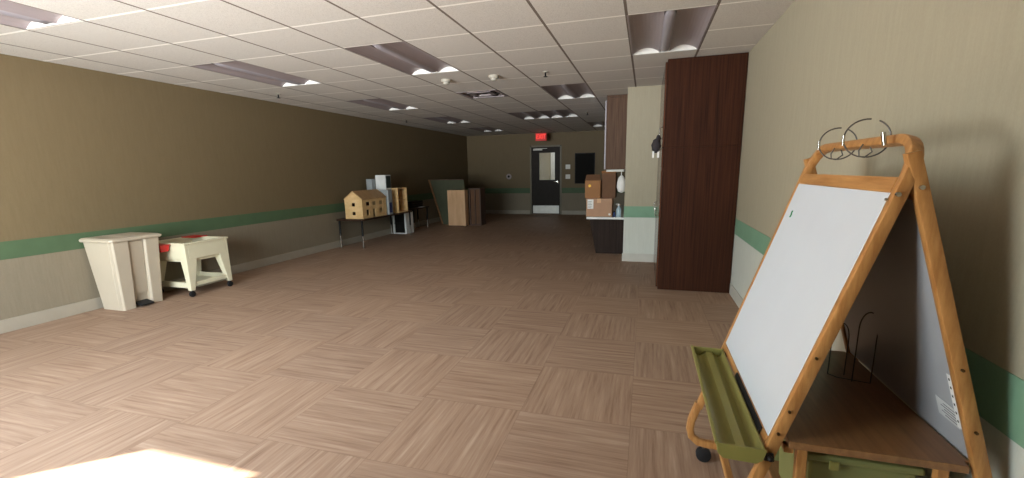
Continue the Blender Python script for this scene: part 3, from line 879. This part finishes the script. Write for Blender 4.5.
bar(MB(), .150, .888, -.004, .008, YI0, YI1).build('whiteboard', M['white'], ez)
m = MB(); bar(m, .150, .888, -.0075, -.0045, YI0, YI1); m.build('board_backing', M['hole'], ez)
m = MB(); m.tube([P(2.0, .288, .0095), P(1.995, .278, .0095), P(2.002, .268, .0095), P(1.998, .262, .0095)], .003, 6)
m.build('marker_squiggle', M['green_ink'], ez)
# rear frame
def Q(y, s):
    pts = [(.640, 1.375), (.865, .52), (.872, .42), (.874, .13)]
    return pts
def rpath(y):
    out = []
    for k in range(9):
        f = k/8; out.append((.640+f*(.862-.640), y, 1.372+f*(.53-1.372)))
    out += [(.870, y, .47), (.873, y, .40), (.873, y, .25), (.873, y, .17)]
    return out
for y in (YN, YFR):
    MB().strip(rpath(y), (0, 1, 0), .033, .027, .005).build('rear_leg', M['bamboo'], ez, smooth=True)
def RP(y, z, off=0): return Vector((.640+(1.372-z)*.2637-off, y, z-off*.25))
m = MB()
a = [RP(YI0-.004, 1.25, -.005), RP(YI0-.004, .580, -.005), RP(YI0-.004, .580, .008), RP(YI0-.004, 1.25, .008)]
b = [RP(YI1, 1.25, -.005), RP(YI1, .580, -.005), RP(YI1, .580, .008), RP(YI1, 1.25, .008)]
m.hull(a, b, .001); m.build('rear_board', M['greyboard'], ez)
m = MB(); m.strip([RP(YN+.02, 1.272), RP(YFR-.02, 1.272)], (1, 0, .25), .04, .026, .005); m.build('rear_top_rail', M['bamboo_y'], ez)
def decal(y0, y1, z0, z1, o0, o1, shear=0):
    m = MB()
    a = [RP(y0, z0, o0), RP(y1, z0+shear, o0), RP(y1, z1+shear, o0), RP(y0, z1, o0)]
    b = [RP(y0, z0, o1), RP(y1, z0+shear, o1), RP(y1, z1+shear, o1), RP(y0, z1, o1)]
    return m.hull(a, b)
st = decal(1.362, 1.378, .66, .80, .009, .0105).build('tape_strip', M['paper'], ez)
m = MB()
for k in range(6):
    z = .675+k*.022
    a = [RP(1.367, z, .0108), RP(1.372, z, .0108), RP(1.372, z+.006, .0108), RP(1.367, z+.006, .0108)]
    b = [RP(1.367, z, .0113), RP(1.372, z, .0113), RP(1.372, z+.006, .0113), RP(1.367, z+.006, .0113)]
    m.hull(a, b)
m.build('tape_marks', M['blackmetal'], st)
lb = decal(1.37, 1.46, .655, .705, .009, .010, -.0).build('printed_label', M['labelgrey'], ez)
m = MB()
for k in range(5):
    z = .663+k*.008
    a = [RP(1.378, z, .0103), RP(1.378+.05+.012*(k % 2), z, .0103), RP(1.378+.05+.012*(k % 2), z+.002, .0103), RP(1.378, z+.002, .0103)]
    b = [p+Vector((-.0004, 0, 0)) for p in a]
    m.hull(a, b)
m.build('label_print', M['print'], lb)
# side foot loops joining front post and rear leg, at both ends
for y in (YN, YFR):
    p0 = P(y, 1.20); pts = [p0]
    c = P(y, 1.29)
    pts += [(c.x+.001, y, c.z), (c.x-.004, y, c.z-.04), (c.x+.004, y, c.z-.075), (c.x+.032, y, c.z-.098), (c.x+.075, y, c.z-.105)]
    zb = c.z-.105
    pts += [(.50, y, zb), (.70, y, zb), (.80, y, zb), (.845, y, zb+.012), (.868, y, zb+.04), (.873, y, zb+.10)]
    MB().strip(pts, (0, 1, 0), .034, .030, .008).build('foot_loop', M['bamboo'], ez, smooth=True)
m = MB(); m.strip([(.375, YN+.016, .092), (.375, YFR-.016, .092)], (0, 0, 1), .03, .03, .006); m.build('base_rail', M['bamboo_y'], ez)
m = MB(); m.strip([(.78, YN+.016, .092), (.78, YFR-.016, .092)], (0, 0, 1), .03, .03, .006); m.build('base_rail', M['bamboo_y'], ez)
# casters
for x in (.305, .80):
    for y in (YN, YFR):
        m = MB(); m.cyl((x+.0, y-.014, .0335), (x+.0, y+.014, .0335), .033, bev=.004)
        cs = m.build('caster', M['black'], ez, smooth=True)
        m = MB().cyl((x, y, .062), (x, y, .078), .010); m.build('caster_stem', M['chrome'], cs, smooth=True).matrix_parent_inverse = Matrix.Identity(4)
# shelf and its posts
m = MB(); m.prism([(.418, 1.333), (.826, 1.333), (.826, 1.355), (.838, 1.357), (.838, 2.075), (.826, 2.077), (.826, 2.09), (.43, 2.09), (.418, 1.345)], 'z', .556, .577, .002)
m.build('middle_shelf', M['shelfwood'], ez)
for x in (.457, .782):
    for y in (1.36, 2.065):
        MB().box(x-.013, x+.013, y-.013, y+.013, .107, .5555, .003).build('shelf_post', M['bamboo'], ez)
m = MB(); m.box(.41, .435, 1.346, 1.375, .535, .5555, .003); m.build('shelf_bracket', M['bamboo'], ez)
# screws and bolts
for (x, z) in ((.472, .827), (.428, .668), (.392, .60)):
    t_ = (1.41-z)/math.cos(TH); c = P(YN, t_, .0)
    MB().cyl((c.x, YN-.0138, c.z), (c.x, YN-.019, c.z), .004, n=12).build('screw', M['bolt'], ez)
for (x, z) in ((.776, .83), (.818, .672)):
    MB().cyl((.640+(1.372-z)*.2637, YN-.0138, z), (.640+(1.372-z)*.2637, YN-.019, z), .004, n=12).build('screw', M['bolt'], ez)
for (x, z) in ((.612, 1.268), (.660, 1.285)):
    MB().cyl((x, YN-.0138, z), (x, YN-.021, z), .006, n=16).build('hinge_bolt', M['chrome'], ez, smooth=True)
m = MB(); m.cyl(P(YN, .17, .0135), P(YN, .17, .018), .0035); m.build('screw', M['chrome'], ez)
# chart rings clipped through the top bar
def ring(y, r, tilt, dz):
    m = MB()
    c = Vector((.655, y, 1.412+dz))
    ax = Vector((math.cos(tilt), math.sin(tilt), 0))
    def arc(a0, a1, r=r, c=c):
        return [c+ax*(r*math.cos(math.radians(a0+(a1-a0)*k/16)))+Vector((0, 0, r*math.sin(math.radians(a0+(a1-a0)*k/16)))) for k in range(17)]
    left = arc(82, 250)
    hook = [left[-1]+ax*.018+Vector((0, 0, -.004)), left[-1]+ax*.036+Vector((0, 0, .012)), left[-1]+ax*.03+Vector((0, 0, .03)), left[-1]+ax*.036+Vector((0, 0, .05))]
    m.tube(left+hook, .0026, 6)
    right = arc(62, -85)
    hook = [right[-1]+ax*-.020+Vector((0, 0, .002)), right[-1]+ax*-.022+Vector((0, 0, .02)), right[-1]+ax*-.012+Vector((0, 0, .04))]
    m.tube(right+hook, .0026, 6)
    o = m.build('chart_ring', M['steel'], ez, smooth=True)
    m = MB(); p = c-ax*r; m.cyl(p+Vector((0, 0, -.02)), p+Vector((0, 0, .012)), .0042, n=10)
    m.build('ring_clasp', M['chrome'], o, smooth=True).matrix_parent_inverse = Matrix.Identity(4)
ring(1.85, .055, -.35, .006)
ring(1.63, .058, -.35, .012)
m = MB(); m.cyl((.628, 1.45, 1.395), (.622, 1.45, 1.43), .006); m.build('ring_socket', M['chrome'], ez, smooth=True)
# olive tray
def trayring(y, grow=0):
    g = grow
    prof = [(.228-g, .562), (.233-g, .536), (.246, .526-g), (.258, .525-g), (.270, .533-g), (.282, .546-g), (.304, .546-g), (.314, .531-g), (.330, .526-g), (.342+g, .534), (.350+g, .560)]
    return [(x, y, z) for x, z in prof]
m = MB()
ys = [1.303, 1.33, 1.5, 1.75, 2.0, 2.03]
R_ = [[m.bm.verts.new(p) for p in trayring(y)] for y in ys]
for a, b in zip(R_, R_[1:]):
    for i in range(len(a)-1):
        m.bm.faces.new((a[i], a[i+1], b[i+1], b[i]))
tr = m.build('marker_tray', M['olive'], ez, smooth=True, solid=.006)
m = MB()
for y0_, y1_ in ((1.296, 1.304), (2.029, 2.037)):
    m = MB()
    poly = [(.223, .564), (.228, .536), (.244, .521), (.330, .519), (.346, .530), (.356, .562)]
    m.prism(poly, 'y', y0_, y1_, .002)
    m.build('tray_end', M['olive'], tr).matrix_parent_inverse = Matrix.Identity(4)
m = MB(); m.strip([(.226, 1.30, .563), (.226, 2.035, .563)], (0, 0, 1), .012, .008, .003)
m.build('tray_lip', M['olive'], tr).matrix_parent_inverse = Matrix.Identity(4)
m = MB(); bar(m, .890, .915, .0095, .016, 1.40, 1.78); m.build('tray_gap_strip', M['blackmetal'], ez)  # black strip stands in for the dark gap between rail and tray
for y in (1.325, 2.06):
    m = MB(); m.cyl((.352, y-.012, .535), (.375, y-.012, .535), .011); m.sphere((.364, y-.026, .538), .008)
    m.build('tray_knob', M['blackmetal'], ez, smooth=True)

# set the whole easel at its place; it leans a touch towards the window side
def settle(o):
    for ch in o.children:
        if ch.type == 'MESH' and not ch.data.get('done'):
            for v in ch.data.vertices:
                v.co.y += .045-.10*(1.41-v.co.z)
            ch.data['done'] = 1
        settle(ch)
settle(ez)

# olive tubs under the shelf
def tub(y0, y1, label):
    r = thing('storage_tub', (.62, (y0+y1)/2, .2), label, 'tub', 'olive tubs under the easel shelf')
    MB().box(.487, .755, y0+.012, y1-.012, .24, .50, .012, taper=(.88, .92)).build('tub_body', M['olive2'], r)
    m = MB(); m.box(.478, .764, y0, y1, .5005, .524, .008); m.box(.50, .742, y0+.02, y1-.02, .5245, .534, .004); m.build('tub_lid', M['olive2'], r)
    m = MB(); m.box(.535, .56, y0-.008, y0, .485, .512, .003); m.build('latch', M['olive'], r)
tub(1.335, 1.66, 'olive green lidded tub under the easel shelf, the nearer of two')
tub(1.685, 1.99, 'olive green lidded tub under the easel shelf, behind the nearer one')
r = thing('tub_rack', (.62, 1.7, .1), 'bamboo rack board beneath the olive tubs inside the easel', 'rack')
MB().box(  .477, .763, 1.33, 2.0, .219, .238, .003).build('rack_board', M['shelfwood'], r)
m = MB()
for x in (.49, .75):
    m.box(x-.009, x+.009, 1.37, 1.90, .109, .2185, .003)
m.build('rack_side', M['shelfwood'], r)

# wire display stand on the easel shelf
r = thing('wire_book_stand', (.74, 1.75, .575), 'thin dark wire stand on the easel shelf inside the frame', 'wire stand')
def wl(x, y, h, w_):
    m = MB(); pts = [(x-w_, y, .578)]
    for k in range(13):
        a = PI*k/12
        pts.append((x-w_*math.cos(a), y, h-.06+.06*math.sin(a)))
    pts.append((x+w_, y, .578))
    m.tube(pts, .002, 6); m.build('wire_loop', M['steel'], r, smooth=True)
wl(.765, 1.75, .84, .028); wl(.705, 1.80, .78, .026)
m = MB(); m.tube([(.68, 1.80, .578), (.70, 1.775, .578), (.793, 1.75, .578)], .002, 6); m.build('wire_base', M['steel'], r)

# ------------------------------------------------------------ camera
F_, YAW, PIT, ROL = 439.3182, .2949, .1957, -.0192
cam = bpy.data.cameras.new('camera'); co = bpy.data.objects.new('camera', cam); COL.objects.link(co)
cam.sensor_fit = 'HORIZONTAL'; cam.sensor_width = 36; cam.lens = F_*36/1024
cam.shift_y = 18.853/1024; cam.clip_start = .02
cy, sy, cp, sp = math.cos(YAW), math.sin(YAW), math.cos(PIT), math.sin(PIT)
Fv = Vector((-sy*cp, cy*cp, -sp)); Rv = Vector((cy, sy, 0)); Uv = Rv.cross(Fv)
c, s = math.cos(ROL), math.sin(ROL)
R2 = c*Rv+s*Uv; U2 = -s*Rv+c*Uv
co.matrix_world = Matrix(((R2.x, U2.x, -Fv.x, 0), (R2.y, U2.y, -Fv.y, 0), (R2.z, U2.z, -Fv.z, 1.345), (0, 0, 0, 1)))
SC.camera = co

# ------------------------------------------------------------ light
wd = bpy.data.worlds.new('world'); SC.world = wd; wd.use_nodes = True
nt = wd.node_tree; bg = nt.nodes['Background']
tc = nt.nodes.new('ShaderNodeTexCoord'); sp_ = nt.nodes.new('ShaderNodeSeparateXYZ')
nt.links.new(tc.outputs['Generated'], sp_.inputs[0])
rp = ramp(nt, math_n(nt, 'MULTIPLY_ADD', sp_.outputs[2], .5, .5), [(.22, (.40, .40, .42, 1)), (.49, (1.22, 1.24, 1.3, 1)), (.505, (.55, .6, .62, 1)), (.56, (.6, .66, .7, 1)), (.61, (.75, .82, .9, 1)), (.85, (.32, .40, .52, 1))])
nt.links.new(rp, bg.inputs[0]); bg.inputs[1].default_value = 42
# sun: travels towards +x +y
sd = Vector((1.0, .825, -1)).normalized()
sun = bpy.data.lights.new('sun', 'SUN'); sun.energy = 50; sun.angle = math.radians(.6); sun.color = (1, .95, .88)
so = bpy.data.objects.new('sun', sun); COL.objects.link(so)
so.rotation_euler = sd.to_track_quat('-Z', 'Y').to_euler()
# daylight entering by the window behind the camera
pl = bpy.data.lights.new('window_portal', 'AREA'); pl.shape = 'RECTANGLE'; pl.size = WX1-WX0; pl.size_y = WZ1-WZ0
pl.cycles.is_portal = True
po = bpy.data.objects.new('window_portal', pl); COL.objects.link(po)
po.location = ((WX0+WX1)/2, YF-.22, (WZ0+WZ1)/2); po.rotation_euler = (PI/2, 0, 0)
# lamp in the room beyond the back door
l2 = bpy.data.lights.new('corridor_lamp', 'AREA'); l2.size = .5; l2.energy = 14
o2 = bpy.data.objects.new('corridor_lamp', l2); COL.objects.link(o2); o2.location = (-2.9, YB+1.2, 2.4)

SC.view_settings.view_transform = 'Standard'
SC.view_settings.look = 'None'
SC.view_settings.exposure = 0.0
SC.view_settings.gamma = 1
SC.view_settings.use_curve_mapping = False
